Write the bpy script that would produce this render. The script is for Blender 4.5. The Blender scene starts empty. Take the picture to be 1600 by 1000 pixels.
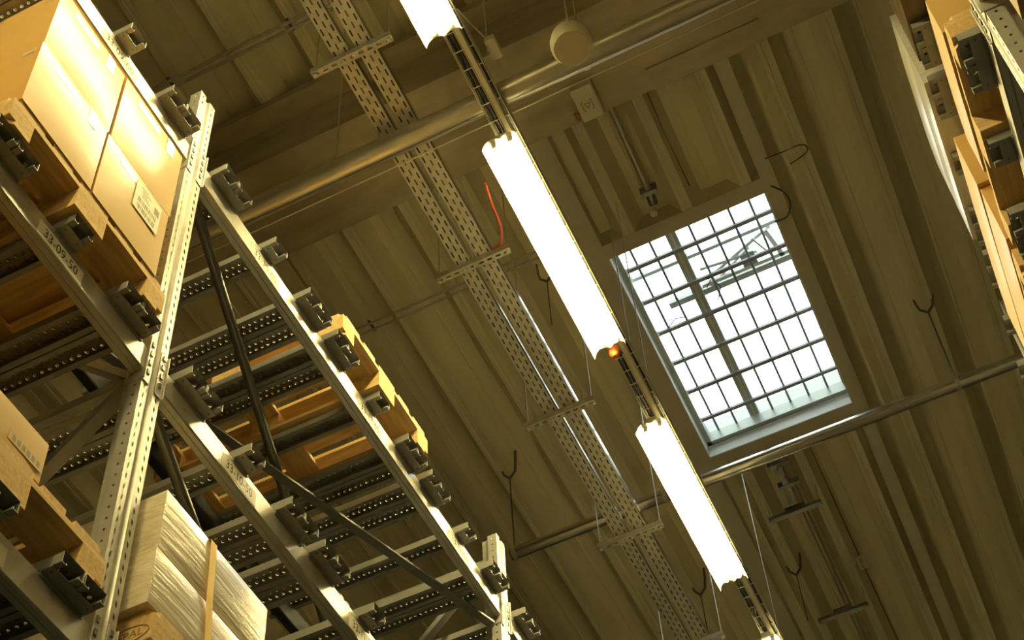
import bpy, math, random
from mathutils import Matrix, Vector
random.seed(7)
scene = bpy.context.scene
COL = scene.collection
H = 1.6            # camera height above the floor; all measures below are relative to the camera

# ------------------------------------------------------------------ camera
cam_d = bpy.data.cameras.new('camera')
cam = bpy.data.objects.new('camera', cam_d)
COL.objects.link(cam)
RX = Vector((0.90574632, 0.42005897, -0.05633883))
DN = Vector((-0.34165284, 0.64500556, -0.68355041))
FW = Vector((-0.25079262, 0.63837159, 0.72772576))
m = Matrix(((RX.x, -DN.x, -FW.x), (RX.y, -DN.y, -FW.y), (RX.z, -DN.z, -FW.z))).to_4x4()
m.translation = (0, 0, H)
cam.matrix_world = m
cam_d.sensor_fit = 'HORIZONTAL'
cam_d.sensor_width = 36
FPX = 2505.9
cam_d.lens = FPX / 1600 * 36
cam_d.shift_x = -39.59 / 1600
cam_d.shift_y = 402.6 / 1600
cam_d.clip_start = 0.05
cam_d.clip_end = 300
scene.camera = cam

# ------------------------------------------------------------------ world and exposure
world = bpy.data.worlds.new('World')
scene.world = world
world.use_nodes = True
bg = world.node_tree.nodes['Background']
bg.inputs[0].default_value = (0.93, 1.0, 0.97, 1)
bg.inputs[1].default_value = 4.5
vs = scene.view_settings
vs.view_transform = 'Standard'
vs.look = 'None'
vs.gamma = 1
vs.use_curve_mapping = False
vs.exposure = 0.0
LAMP_COL = (1.0, 0.80, 0.33)
LAMP_E = 300.0

# ------------------------------------------------------------------ materials
MATS = {}
def mat(name, col, rough=0.6, metal=0.0, var=0.0, scale=8.0, stretch=(1, 1, 1), bump=0.0, spec=0.5, coat=0.0, col2=None, transl=0.0):
    if name in MATS: return MATS[name]
    M = bpy.data.materials.new(name); M.use_nodes = True
    nt = M.node_tree; N = nt.nodes; L = nt.links
    b = N['Principled BSDF']
    b.inputs['Base Color'].default_value = (*col, 1)
    b.inputs['Roughness'].default_value = rough
    b.inputs['Metallic'].default_value = metal
    b.inputs['Specular IOR Level'].default_value = spec
    if coat:
        b.inputs['Coat Weight'].default_value = coat; b.inputs['Coat Roughness'].default_value = 0.18
    if var or bump:
        tc = N.new('ShaderNodeTexCoord'); mp = N.new('ShaderNodeMapping')
        mp.inputs['Scale'].default_value = stretch
        no = N.new('ShaderNodeTexNoise'); no.inputs['Scale'].default_value = scale
        no.inputs['Detail'].default_value = 6; no.inputs['Roughness'].default_value = 0.6
        L.new(tc.outputs['Object'], mp.inputs[0]); L.new(mp.outputs[0], no.inputs['Vector'])
        if var:
            cr = N.new('ShaderNodeValToRGB')
            c2 = col2 or tuple(max(0, c * (1 - var)) for c in col)
            cr.color_ramp.elements[0].color = (*c2, 1); cr.color_ramp.elements[0].position = 0.3
            cr.color_ramp.elements[1].color = (*[min(1, c * (1 + var * 0.25)) for c in col], 1); cr.color_ramp.elements[1].position = 0.72
            L.new(no.outputs[0], cr.inputs[0]); L.new(cr.outputs[0], b.inputs['Base Color'])
            mr = N.new('ShaderNodeMapRange')
            mr.inputs['To Min'].default_value = min(1, rough + 0.12); mr.inputs['To Max'].default_value = max(0.05, rough - 0.08)
            L.new(no.outputs[0], mr.inputs[0]); L.new(mr.outputs[0], b.inputs['Roughness'])
        if bump:
            bp = N.new('ShaderNodeBump'); bp.inputs['Strength'].default_value = bump; bp.inputs['Distance'].default_value = 0.01
            L.new(no.outputs[0], bp.inputs['Height']); L.new(bp.outputs[0], b.inputs['Normal'])
    if transl:
        tr = N.new('ShaderNodeBsdfTranslucent'); tr.inputs[0].default_value = (*col, 1)
        mx = N.new('ShaderNodeMixShader'); mx.inputs[0].default_value = transl
        L.new(b.outputs[0], mx.inputs[1]); L.new(tr.outputs[0], mx.inputs[2])
        L.new(mx.outputs[0], N['Material Output'].inputs[0])
    MATS[name] = M
    return M
def emit(name, col, s):
    M = bpy.data.materials.new(name); M.use_nodes = True
    nt = M.node_tree; nt.nodes.clear()
    e = nt.nodes.new('ShaderNodeEmission'); e.inputs[0].default_value = (*col, 1); e.inputs[1].default_value = s
    o = nt.nodes.new('ShaderNodeOutputMaterial'); nt.links.new(e.outputs[0], o.inputs[0])
    return M
def glass(name):
    M = bpy.data.materials.new(name); M.use_nodes = True
    nt = M.node_tree; nt.nodes.clear()
    t = nt.nodes.new('ShaderNodeBsdfTransparent'); t.inputs[0].default_value = (0.93, 0.96, 0.95, 1)
    g = nt.nodes.new('ShaderNodeBsdfGlossy'); g.inputs['Roughness'].default_value = 0.05
    f = nt.nodes.new('ShaderNodeFresnel'); f.inputs[0].default_value = 1.2
    mx = nt.nodes.new('ShaderNodeMixShader'); o = nt.nodes.new('ShaderNodeOutputMaterial')
    nt.links.new(f.outputs[0], mx.inputs[0]); nt.links.new(t.outputs[0], mx.inputs[1]); nt.links.new(g.outputs[0], mx.inputs[2]); nt.links.new(mx.outputs[0], o.inputs[0])
    return M

STEEL = mat('galvanised_steel', (0.62, 0.61, 0.56), 0.38, 0.55, 0.22, 14, (1, 1, 1), 0.03)
BEAMS = mat('beam_steel', (0.60, 0.59, 0.54), 0.30, 0.6, 0.18, 9, (1, 0.3, 1), 0.02)
DSTEEL = mat('dark_steel', (0.20, 0.20, 0.18), 0.38, 0.6, 0.2, 12)
TRAYM = mat('tray_steel', (0.60, 0.58, 0.50), 0.42, 0.45, 0.2, 20)
CARD = mat('cardboard', (0.66, 0.415, 0.125), 0.55, 0, 0.10, 3.0, (1, 1, 1), 0.05, 0.5, 0.25)
CARD2 = mat('brown_cardboard', (0.62, 0.42, 0.20), 0.55, 0, 0.15, 4.0, (1, 1, 1), 0.05, 0.5, 0.2)
TAPE = mat('clear_tape', (0.86, 0.72, 0.45), 0.10, 0, 0, 1, spec=0.8, coat=0.6)
WOOD = mat('pallet_wood', (0.78, 0.53, 0.22), 0.7, 0, 0.35, 7, (0.6, 7, 7), 0.10)
WOODY = mat('pallet_wood_cross', (0.80, 0.55, 0.23), 0.7, 0, 0.35, 7, (7, 0.6, 7), 0.10)
BLOCK = mat('pressed_wood_block', (0.74, 0.50, 0.21), 0.8, 0, 0.3, 60, (1, 1, 1), 0.12)
FILM = mat('stretch_film_on_cartons', (0.86, 0.80, 0.64), 0.16, 0, 0.30, 5, (3, 0.6, 9), 0.35, 0.7, 0.8, (0.60, 0.50, 0.32))
FILMW = mat('white_stretch_film', (0.82, 0.82, 0.78), 0.2, 0, 0.25, 6, (3, 0.7, 8), 0.25, 0.6, 0.5)
FILMD = mat('light_blocking_goods', (0.028, 0.028, 0.024), 0.5, 0, 0.4, 6, (3, 0.7, 8), 0.2, 0.3)  # near-black, for the unseen goods added to block light
FILMB = mat('brown_wrapped_goods', (0.13, 0.085, 0.04), 0.22, 0, 0.4, 6, (3, 0.7, 8), 0.3, 0.6, 0.4)
SHADE_STEEL = mat('shade_darkened_steel', (0.33, 0.33, 0.305), 0.45, 0.3, 0.2, 14)  # galvanised steel with the shade inside the rack put into its colour
SHADE_BLACK = mat('shade_blackened_steel', (0.014, 0.014, 0.013), 0.6)  # rear beam steel coloured near-black to stand for shade
STRAP = mat('yellow_strap', (0.95, 0.60, 0.05), 0.45)
PAPER = mat('label_paper', (0.86, 0.82, 0.70), 0.5)
INK = mat('black_ink', (0.02, 0.02, 0.02), 0.6)
BINK = mat('brown_ink', (0.20, 0.10, 0.04), 0.7)
GINK = mat('faded_ink', (0.33, 0.29, 0.18), 0.7)
DECK = mat('roof_deck_paint', (0.80, 0.735, 0.50), 0.55, 0, 0.14, 2.5, (3, 0.25, 1), 0.0, 0.5)
CONC = mat('concrete', (0.46, 0.39, 0.26), 0.85, 0, 0.28, 3.0, (0.6, 2, 2), 0.15)
TRIMM = mat('skylight_trim_paint', (0.62, 0.57, 0.42), 0.6, 0, 0.1, 3)
WHITE = mat('white_paint', (0.85, 0.87, 0.85), 0.45, 0, 0.06, 5)
ALU = mat('grey_green_aluminium', (0.42, 0.46, 0.42), 0.4, 0.3)
BAR = mat('grey_grille_bar', (0.30, 0.30, 0.32), 0.45, 0.3)
PIPE = mat('steel_pipe', (0.66, 0.62, 0.50), 0.32, 0.75, 0.10, 10, (0.3, 2, 2))
WPIPE = mat('zinc_pipe', (0.70, 0.69, 0.64), 0.18, 0.85, 0.15, 10, (0.5, 3, 3))
TRAYS = mat('tray_side_steel', (0.72, 0.71, 0.66), 0.16, 0.9)
BEIGE = mat('beige_plastic', (0.66, 0.60, 0.44), 0.5)
CREAM = mat('cream_plastic', (0.74, 0.69, 0.52), 0.5)
RED = mat('red_cable', (0.50, 0.10, 0.04), 0.5)
ORANGE = mat('orange_plastic', (0.80, 0.19, 0.05), 0.45)
BLACK = mat('black_rubber', (0.025, 0.025, 0.022), 0.5)
WIRE = mat('bright_wire', (0.70, 0.67, 0.55), 0.4, 0.5)
REFL = mat('lamp_reflector', (0.90, 0.89, 0.84), 0.4, 0, transl=0.42)
HOUS = mat('lamp_housing', (0.80, 0.77, 0.66), 0.45)
FLOORM = mat('floor_concrete', (0.05, 0.048, 0.042), 0.5, 0, 0.15, 1.5)
WALLM = mat('wall_paint', (0.10, 0.09, 0.07), 0.8, 0, 0.08, 1.5)
TUBE = emit('lamp_tube_light', LAMP_COL, LAMP_E)
GLASS = glass('roof_glass')

# ------------------------------------------------------------------ mesh helpers
class MB:
    def __init__(s): s.v = []; s.f = []
    def add(s, vs_, fs):
        o = len(s.v); s.v += [tuple(p) for p in vs_]; s.f += [tuple(i + o for i in f) for f in fs]; return s
    def quad(s, a, b, c, d): return s.add((a, b, c, d), ((0, 1, 2, 3),))
    def box(s, x0, x1, y0, y1, z0, z1):
        x0, x1 = min(x0, x1), max(x0, x1); y0, y1 = min(y0, y1), max(y0, y1); z0, z1 = min(z0, z1), max(z0, z1)
        return s.add([(x0, y0, z0), (x1, y0, z0), (x1, y1, z0), (x0, y1, z0), (x0, y0, z1), (x1, y0, z1), (x1, y1, z1), (x0, y1, z1)],
                     [(0, 3, 2, 1), (4, 5, 6, 7), (0, 1, 5, 4), (1, 2, 6, 5), (2, 3, 7, 6), (3, 0, 4, 7)])
    def bar(s, a, b, w, h, up=(0, 0, 1)):
        a = Vector(a); b = Vector(b); d = (b - a).normalized(); u = Vector(up)
        if abs(d.dot(u)) > 0.98: u = Vector((1, 0, 0))
        r = d.cross(u).normalized() * w / 2; t = r.cross(d).normalized() * h / 2
        return s.add([a - r - t, a + r - t, a + r + t, a - r + t, b - r - t, b + r - t, b + r + t, b - r + t],
                     [(0, 1, 2, 3), (7, 6, 5, 4), (0, 4, 5, 1), (1, 5, 6, 2), (2, 6, 7, 3), (3, 7, 4, 0)])
    def tube(s, pts, r, n=10, cap=True):
        pts = [Vector(p) for p in pts]; rings = []; prev = None
        for i, p in enumerate(pts):
            d = (pts[min(i + 1, len(pts) - 1)] - pts[max(i - 1, 0)]).normalized()
            if prev is None:
                u = Vector((0, 0, 1)) if abs(d.z) < 0.9 else Vector((1, 0, 0)); a = d.cross(u).normalized()
            else: a = (prev - d * prev.dot(d)).normalized()
            prev = a; b = d.cross(a)
            rings.append([p + (a * math.cos(2 * math.pi * k / n) + b * math.sin(2 * math.pi * k / n)) * r for k in range(n)])
        fs = []
        for i in range(len(pts) - 1):
            for k in range(n): fs.append((i * n + k, i * n + (k + 1) % n, (i + 1) * n + (k + 1) % n, (i + 1) * n + k))
        if cap: fs.append(tuple(range(n - 1, -1, -1))); fs.append(tuple((len(pts) - 1) * n + k for k in range(n)))
        return s.add([p for r_ in rings for p in r_], fs)
    def lathe(s, prof, c=(0, 0, 0), n=28):
        vs_ = []; fs = []
        for (r, z) in prof:
            for k in range(n): vs_.append((c[0] + r * math.cos(2 * math.pi * k / n), c[1] + r * math.sin(2 * math.pi * k / n), c[2] + z))
        for i in range(len(prof) - 1):
            for k in range(n): fs.append((i * n + k, i * n + (k + 1) % n, (i + 1) * n + (k + 1) % n, (i + 1) * n + k))
        fs.append(tuple(range(n - 1, -1, -1))); fs.append(tuple((len(prof) - 1) * n + k for k in range(n)))
        return s.add(vs_, fs)
    def prism_z(s, poly, z0, z1):
        n = len(poly)
        return s.add([(x, y, z0) for x, y in poly] + [(x, y, z1) for x, y in poly],
                     [tuple(range(n - 1, -1, -1)), tuple(range(n, 2 * n))] + [(i, (i + 1) % n, n + (i + 1) % n, n + i) for i in range(n)])
    def sheet_y(s, prof, y0, y1, t=0.0):
        """open profile of (x, z) points swept along y; t gives it thickness upwards"""
        n = len(prof)
        s.add([(x, y0, z) for x, z in prof] + [(x, y1, z) for x, z in prof], [(i, i + 1, n + i + 1, n + i) for i in range(n - 1)])
        if t:
            s.add([(x, y0, z + t) for x, z in prof] + [(x, y1, z + t) for x, z in prof], [(i + 1, i, n + i, n + i + 1) for i in range(n - 1)])
            s.add([(x, y0, z) for x, z in prof] + [(x, y0, z + t) for x, z in prof], [(i, n + i, n + i + 1, i + 1) for i in range(n - 1)])
            s.add([(x, y1, z) for x, z in prof] + [(x, y1, z + t) for x, z in prof], [(i, i + 1, n + i + 1, n + i) for i in range(n - 1)])
        return s
    def slots(s, o, U, V, nu, v_edges, hole_u, hole_w, shift=None, skew=0.0):
        """flat strip with rectangular holes; o origin, U length vector, V width vector, v_edges fractions between columns"""
        o = Vector(o); U = Vector(U); V = Vector(V)
        for c in range(len(v_edges) - 1):
            va, vb = v_edges[c], v_edges[c + 1]; vc = (va + vb) / 2
            sh = (shift[c] if shift else 0.0)
            def P(u, v): return o + U * u + V * v
            edges = [max(0.0, min(1.0, (i + sh) / nu)) for i in range(nu + 1)]
            if sh > 0: s.quad(P(0, va), P(edges[0], va), P(edges[0], vb), P(0, vb)); 
            for i in range(nu):
                a, b = edges[i], edges[i + 1]
                if b - a < 0.9 / nu: s.quad(P(a, va), P(b, va), P(b, vb), P(a, vb)); continue
                m_ = (a + b) / 2; h = hole_u / nu / 2; w = hole_w / 2; k = skew / nu
                R = [(a, va), (b, va), (b, vb), (a, vb)]
                Q = [(m_ - h - k, vc - w), (m_ + h - k, vc - w), (m_ + h + k, vc + w), (m_ - h + k, vc + w)]
                vv = [P(*p) for p in R] + [P(*p) for p in Q]
                s.add(vv, [(0, 1, 5, 4), (1, 2, 6, 5), (2, 3, 7, 6), (3, 0, 4, 7)])
        return s
    def punched(s, x0, x1, y0, y1, z, pitch, rows, r, depth):
        """plate in the xy plane with staggered round holes drawn downwards into collars"""
        ly = (y1 - y0) / rows
        for j in range(rows):
            ya, yb = y0 + j * ly, y0 + (j + 1) * ly; yc = (ya + yb) / 2
            n = int((x1 - x0) / pitch) - 1; st = x0 + (pitch * 0.25 if j % 2 else pitch * 0.75)
            s.quad((x0, ya, z), (st, ya, z), (st, yb, z), (x0, yb, z))
            for i in range(n):
                a = st + i * pitch; b = a + pitch; xc = (a + b) / 2
                R = [(b, yc), (b, yb), (xc, yb), (a, yb), (a, yc), (a, ya), (xc, ya), (b, ya)]
                O = [(xc + r * math.cos(k * math.pi / 4), yc + r * math.sin(k * math.pi / 4)) for k in range(8)]
                vv = [(p[0], p[1], z) for p in R] + [(p[0], p[1], z) for p in O] + [(p[0], p[1], z - depth) for p in O]
                fs = [(k, (k + 1) % 8, 8 + (k + 1) % 8, 8 + k) for k in range(8)] + [(8 + k, 8 + (k + 1) % 8, 16 + (k + 1) % 8, 16 + k) for k in range(8)]
                s.add(vv, fs)
            e = st + n * pitch
            s.quad((e, ya, z), (x1, ya, z), (x1, yb, z), (e, yb, z))
        return s
    def mesh(s, name, mt, off=(0, 0, 0), smooth=False):
        me = bpy.data.meshes.new(name)
        me.from_pydata([(x - off[0], y - off[1], z - off[2]) for x, y, z in s.v], [], s.f)
        me.materials.append(mt)
        if smooth:
            for p in me.polygons: p.use_smooth = True
            me.set_sharp_from_angle(angle=math.radians(40))
        me.update()
        return me

BASE = {}
def tag(o, label, cat, group=None):
    o['label'] = label; o['category'] = cat
    if group: o['group'] = group
    return o
def thing(name, label, cat, loc=(0, 0, 0), group=None):
    o = bpy.data.objects.new(name, None); COL.objects.link(o)
    o.empty_display_size = 0.1
    o.location = loc; BASE[o.name] = tuple(loc)
    return tag(o, label, cat, group)
def part(mb, name, mt, parent, smooth=False, label=None, bevel=0.0):
    root = BASE[parent.name]
    o = bpy.data.objects.new(name, mb.mesh(name, mt, root, smooth)); COL.objects.link(o)
    o.parent = parent; BASE[o.name] = root
    if bevel: bev(o, bevel)
    if label: o['label'] = label
    return o
def solo(mb, name, mt, label, cat, loc, group=None, smooth=False, bevel=0.0):
    o = bpy.data.objects.new(name, mb.mesh(name, mt, loc, smooth)); COL.objects.link(o)
    o.location = loc; BASE[o.name] = tuple(loc)
    if bevel: bev(o, bevel)
    return tag(o, label, cat, group)
def struct(mb, name, mt, loc=(0, 0, 0), smooth=False):
    o = bpy.data.objects.new(name, mb.mesh(name, mt, loc, smooth)); COL.objects.link(o)
    o.location = loc; BASE[o.name] = tuple(loc); o['kind'] = 'structure'
    return o
def bev(o, w, seg=2):
    b = o.modifiers.new('bevel', 'BEVEL'); b.width = w; b.segments = seg; b.limit_method = 'ANGLE'
def copy_tree(o, parent=None):
    c = o.copy(); COL.objects.link(c)
    if parent is not None: c.parent = parent
    for ch in list(o.children): copy_tree(ch, c)
    return c
def place(proto, used, loc, label, group=None):
    o = proto if not used[0] else copy_tree(proto)
    used[0] = True
    o.location = loc; o['label'] = label
    if group: o['group'] = group
    return o
_tc = {}
def text_mb(txt, size):
    """letters as flat geometry: list of verts (u right, v up) and faces"""
    if (txt, size) not in _tc:
        c = bpy.data.curves.new('t', 'FONT'); c.body = txt; c.size = size; c.align_x = 'CENTER'; c.align_y = 'CENTER'; c.resolution_u = 3
        o = bpy.data.objects.new('t', c); COL.objects.link(o)
        bpy.context.view_layer.update()
        me = bpy.data.meshes.new_from_object(o.evaluated_get(bpy.context.evaluated_depsgraph_get()))
        _tc[(txt, size)] = ([(v.co.x, v.co.y) for v in me.vertices], [tuple(p.vertices) for p in me.polygons])
        bpy.data.objects.remove(o); bpy.data.curves.remove(c); bpy.data.meshes.remove(me)
    return _tc[(txt, size)]
def letters(txt, size, c, right, up, sx=1.0):
    v, f = text_mb(txt, size); mb = MB(); c = Vector(c); right = Vector(right); up = Vector(up)
    mb.add([c + right * (a * sx) + up * b for a, b in v], f)
    return mb

def curve(pts, n=6):
    """rounded path through the points"""
    P = [Vector(p) for p in pts]; out = []
    for i in range(len(P) - 1):
        a, b, c, d = P[max(i - 1, 0)], P[i], P[i + 1], P[min(i + 2, len(P) - 1)]
        for k in range(n):
            t = k / n
            out.append(0.5 * ((2 * b) + (c - a) * t + (2 * a - 5 * b + 4 * c - d) * t * t + (3 * b - a - 3 * c + d) * t ** 3))
    return out + [P[-1]]
ORD = ['first', 'second', 'third', 'fourth', 'fifth', 'sixth', 'seventh', 'eighth', 'ninth', 'tenth', 'eleventh', 'twelfth']

# ================================================================== SETTING
ZC = 9.0                                  # underside of the roof ribs
FZ = -H
XW0, XW1, YW0, YW1 = -9.0, 7.0, -9.0, 22.0
struct(MB().box(XW0, XW1, YW0, YW1, FZ - 0.2, FZ), 'floor', FLOORM, (0, 0, FZ))
struct(MB().box(XW0 - 0.2, XW0, YW0, YW1, FZ, 9.6), 'wall_left', WALLM, (XW0, 0, FZ))
struct(MB().box(XW1, XW1 + 0.2, YW0, YW1, FZ, 9.6), 'wall_right', WALLM, (XW1, 0, FZ))
struct(MB().box(XW0, XW1, YW0 - 0.2, YW0, FZ, 9.6), 'wall_near', WALLM, (0, YW0, FZ))
struct(MB().box(XW0, XW1, YW1, YW1 + 0.2, FZ, 9.6), 'wall_far', WALLM, (0, YW1, FZ))

# skylight opening
SX0, SX1, SY0, SY1 = -1.49, -0.405, 5.53, 7.40
# corrugated roof deck: narrow ribs every 0.40 m, wide upper flats, swept along the aisle
RIB0, PITCH, DEPTH = -0.095, 0.40, 0.15
def deck_profile(xa, xb):
    pts = []
    k0 = int(math.floor((xa - RIB0) / PITCH)) - 1
    k1 = int(math.ceil((xb - RIB0) / PITCH)) + 1
    raw = []
    for k in range(k0, k1 + 1):
        c = RIB0 + k * PITCH
        raw += [(c - 0.110, DEPTH), (c - 0.036, 0), (c - 0.010, 0), (c - 0.006, 0.006), (c + 0.006, 0.006), (c + 0.010, 0), (c + 0.036, 0), (c + 0.110, DEPTH),
                (c + 0.17, DEPTH), (c + 0.175, DEPTH - 0.005), (c + 0.185, DEPTH - 0.005), (c + 0.19, DEPTH)]
    def zat(x):
        for (a, za), (b, zb) in zip(raw, raw[1:]):
            if a <= x <= b: return za + (zb - za) * (x - a) / max(b - a, 1e-9)
        return DEPTH
    pts = [(xa, zat(xa))] + [p for p in raw if xa < p[0] < xb] + [(xb, zat(xb))]
    return [(x, ZC + z) for x, z in pts]
dk = MB()
OX0, OX1, OY0, OY1 = SX0 - 0.02, SX1 + 0.02, SY0 - 0.02, SY1 + 0.02
dk.sheet_y(deck_profile(XW0, OX0), YW0, YW1, 0.003)
dk.sheet_y(deck_profile(OX1, XW1), YW0, YW1, 0.003)
dk.sheet_y(deck_profile(OX0, OX1), YW0, OY0, 0.003)
dk.sheet_y(deck_profile(OX0, OX1), OY1, YW1, 0.003)
# insulation slab above the deck keeps daylight out
zt0, zt1 = ZC + DEPTH + 0.01, ZC + DEPTH + 0.12
for a in ((XW0, OX0, YW0, YW1), (OX1, XW1, YW0, YW1), (OX0, OX1, YW0, OY0), (OX0, OX1, OY1, YW1)):
    dk.box(a[0], a[1], a[2], a[3], zt0, zt1)
struct(dk, 'ceiling', DECK, (0, 0, ZC))

# precast roof beam crossing the aisle, with bearing ledge and packing strip
bmn = struct(MB().box(XW0, XW1, 3.73, 4.335, 8.55, 9.14), 'ceiling_beam', CONC, (0, 4.0, 8.55))
part(MB().box(XW0, XW1, 3.60, 3.73, 8.93, 9.0), 'bearing_ledge', CONC, bmn)
part(MB().box(XW0, XW1, 4.335, 4.41, 8.93, 9.0), 'bearing_ledge', CONC, bmn)
part(MB().box(-0.74, -0.06, 4.20, 4.338, 8.535, 8.55), 'patched_concrete', CONC, bmn)

# skylight: trimmers, jambs, frame, grille, ridge profile, panes
w1 = thing('window_1', 'bright rectangular roof skylight with steel safety grille', 'skylight', ((SX0 + SX1) / 2, (SY0 + SY1) / 2, ZC))
del w1['category'], w1['label']; w1['kind'] = 'structure'
part(MB().box(SX1, SX1 + 0.095, 4.41, 14, ZC - 0.005, ZC + 0.16), 'trimmer', TRIMM, w1)
part(MB().box(SX0 - 0.24, SX0, 4.41, 14, ZC - 0.005, ZC + 0.16), 'trimmer', TRIMM, w1)
part(MB().box(SX0, SX1, SY0 - 0.11, SY0, ZC - 0.005, ZC + 0.16), 'trimmer', TRIMM, w1)
part(MB().box(SX0, SX1, SY1, SY1 + 0.13, ZC - 0.005, ZC + 0.16), 'trimmer', TRIMM, w1)
zj0, zj1 = ZC + 0.0, ZC + 0.40
T = 0.02
part(MB().box(SX0 - T, SX0 + 0.004, SY0, SY1, zj0, zj1), 'jamb', WHITE, w1)
part(MB().box(SX1 - 0.004, SX1 + T, SY0, SY1, zj0, zj1), 'jamb', WHITE, w1)
part(MB().box(SX0, SX1, SY0 - T, SY0 + 0.004, zj0, zj1), 'jamb', WHITE, w1)
part(MB().box(SX0, SX1, SY1 - 0.004, SY1 + T, zj0, zj1), 'jamb', WHITE, w1)
zg = 9.2
fr = part(MB().box(SX0 + 0.004, SX0 + 0.045, SY0, SY1, zg - 0.085, zg + 0.02).box(SX1 - 0.02, SX1 - 0.004, SY0, SY1, zg - 0.01, zg + 0.02)
          .box(SX0, SX1, SY1 - 0.045, SY1 - 0.004, zg - 0.085, zg + 0.02).box(SX0, SX1, SY0 + 0.004, SY0 + 0.04, zg - 0.05, zg + 0.02), 'window_frame', ALU, w1)
part(MB().box(SX0 + 0.004, SX0 + 0.012, SY0, SY1, zg - 0.1, zg - 0.088).box(SX0, SX1, SY1 - 0.012, SY1 - 0.004, zg - 0.1, zg - 0.088), 'bead', WHITE, fr)
for y in (5.797, 6.081, 6.362, 6.643, 6.924, 7.205):
    part(MB().box(SX0 + 0.02, SX1 - 0.01, y - 0.014, y + 0.014, zg - 0.012, zg + 0.008), 'cross_bar', BAR, w1)
for x in (-1.372, -1.233, -0.954, -0.815, -0.677, -0.533):
    part(MB().tube([(x, SY0 + 0.02, zg + 0.012), (x, SY1 - 0.03, zg + 0.012)], 0.0085, 8), 'grille_bar', BAR, w1)
part(MB().box(-1.125, -1.055, SY0, SY1, zg + 0.04, zg + 0.10), 'ridge_profile', ALU, w1)
part(MB().box(-1.098, -1.083, SY0, SY1, zg + 0.018, zg + 0.04), 'ridge_cap', BEIGE, w1)
zp = ZC + 0.40
part(MB().box(SX0, -1.09, SY0, SY1, zp, zp + 0.006), 'pane', GLASS, w1)
part(MB().box(-1.09, SX1, SY0, SY1, zp, zp + 0.006), 'pane', GLASS, w1)
# opener linkage inside the skylight
op = part(MB().box(SX0, SX1, 5.93, 5.955, zg + 0.09, zg + 0.13), 'opener_rail', WHITE, w1)
part(MB().box(SX0 + 0.18, SX1 - 0.02, 6.235, 6.28, zg + 0.1, zg + 0.14), 'opener_rail', ALU, w1)
part(MB().box(-1.05, SX1 - 0.02, 6.19, 6.215, zg + 0.09, zg + 0.12), 'opener_rail', WHITE, w1)
part(MB().bar((-1.0, 6.18, zg + 0.13), (-0.48, 5.98, zg + 0.13), 0.022, 0.02).bar((-1.02, 6.08, zg + 0.12), (-0.62, 6.12, zg + 0.12), 0.02, 0.02).bar((-1.0, 6.24, zg + 0.12), (-0.66, 6.07, zg + 0.12), 0.014, 0.014), 'opener_arm', WHITE, w1)
part(MB().box(-0.74, -0.64, 6.09, 6.19, zg + 0.09, zg + 0.10), 'opener_plate', ALU, w1)
part(MB().bar((-0.52, 5.98, zg + 0.1), (-0.47, 6.22, zg + 0.1), 0.03, 0.02).bar((-0.62, 6.0, zg + 0.1), (-0.54, 6.18, zg + 0.1), 0.012, 0.012), 'opener_arm', WHITE, w1)
part(MB().tube([(-1.02, 6.2, zg + 0.06), (-0.96, 6.12, zg + 0.03), (-0.93, 6.2, zg + 0.0), (-0.98, 6.3, zg + 0.02)], 0.004, 6).tube([(-1.37, 6.34, zg - 0.01), (-1.3, 6.31, zg + 0.02), (-1.22, 6.33, zg + 0.01)], 0.004, 6), 'opener_cable', BLACK, w1)
# ================================================================== LAMPS
LX, LZ, LL = -1.377, 7.066, 1.366
LSTART = [3.481 + 1.940 * k for k in range(-4, 8)]
def make_lamp():
    t = thing('fluorescent_lamp', '', 'lamp')
    prof = [(-0.094, -0.052), (-0.090, -0.030), (-0.078, 0.0), (-0.060, 0.018), (-0.040, 0.021), (-0.018, 0.010), (-0.004, -0.006), (0.004, -0.006), (0.018, 0.010), (0.040, 0.021), (0.060, 0.018), (0.078, 0.0), (0.090, -0.030), (0.094, -0.052)]
    part(MB().sheet_y(prof, -LL / 2, LL / 2), 'reflector', REFL, t, True)
    part(MB().box(-0.028, 0.028, -LL / 2 + 0.02, LL / 2 - 0.02, 0.03, 0.075), 'housing', HOUS, t)
    for sx in (-1, 1):
        tb = part(MB().tube([(sx * 0.043, -LL / 2 + 0.035, -0.012), (sx * 0.043, LL / 2 - 0.035, -0.012)], 0.013, 12), 'tube', TUBE, t, True)
        for e in (-1, 1):
            part(MB().box(sx * 0.043 - 0.012, sx * 0.043 + 0.012, e * (LL / 2 - 0.03) - 0.005, e * (LL / 2 - 0.03) + 0.005, -0.022, 0.02), 'lamp_holder', HOUS, tb)
    return t
lamp = make_lamp(); used = [False]
LLAB = {-1: 'white fluorescent batten at the top edge, partly outside the picture', 0: 'long glowing twin-tube batten beside the upper half of the skylight',
        1: 'glowing twin-tube batten beside the lower corner of the skylight', 2: 'glowing batten tip at the bottom edge of the picture'}
for i, y in enumerate(LSTART):
    k = i - 4
    place(lamp, used, (LX, y + LL / 2, LZ), LLAB.get(k, f'{ORD[abs(k) - 2]} fluorescent batten past the {"top" if k < 0 else "bottom"} edge of the picture'), 'twin tube battens in the lamp row')

# made-up lamp row behind the camera, added to brighten the rack fronts
for j, yl in enumerate((-3.2,)):
    for i in range(4):
        o = place(lamp, used, (-0.5 + 1.75 * i, yl, 7.066), f"{ORD[i]} added fill batten of the {['nearest', 'middle', 'rearmost'][j]} cross aisle row behind the viewer", 'added fill battens behind the viewer')
        o.rotation_euler = (0, 0, math.pi / 2)

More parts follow.
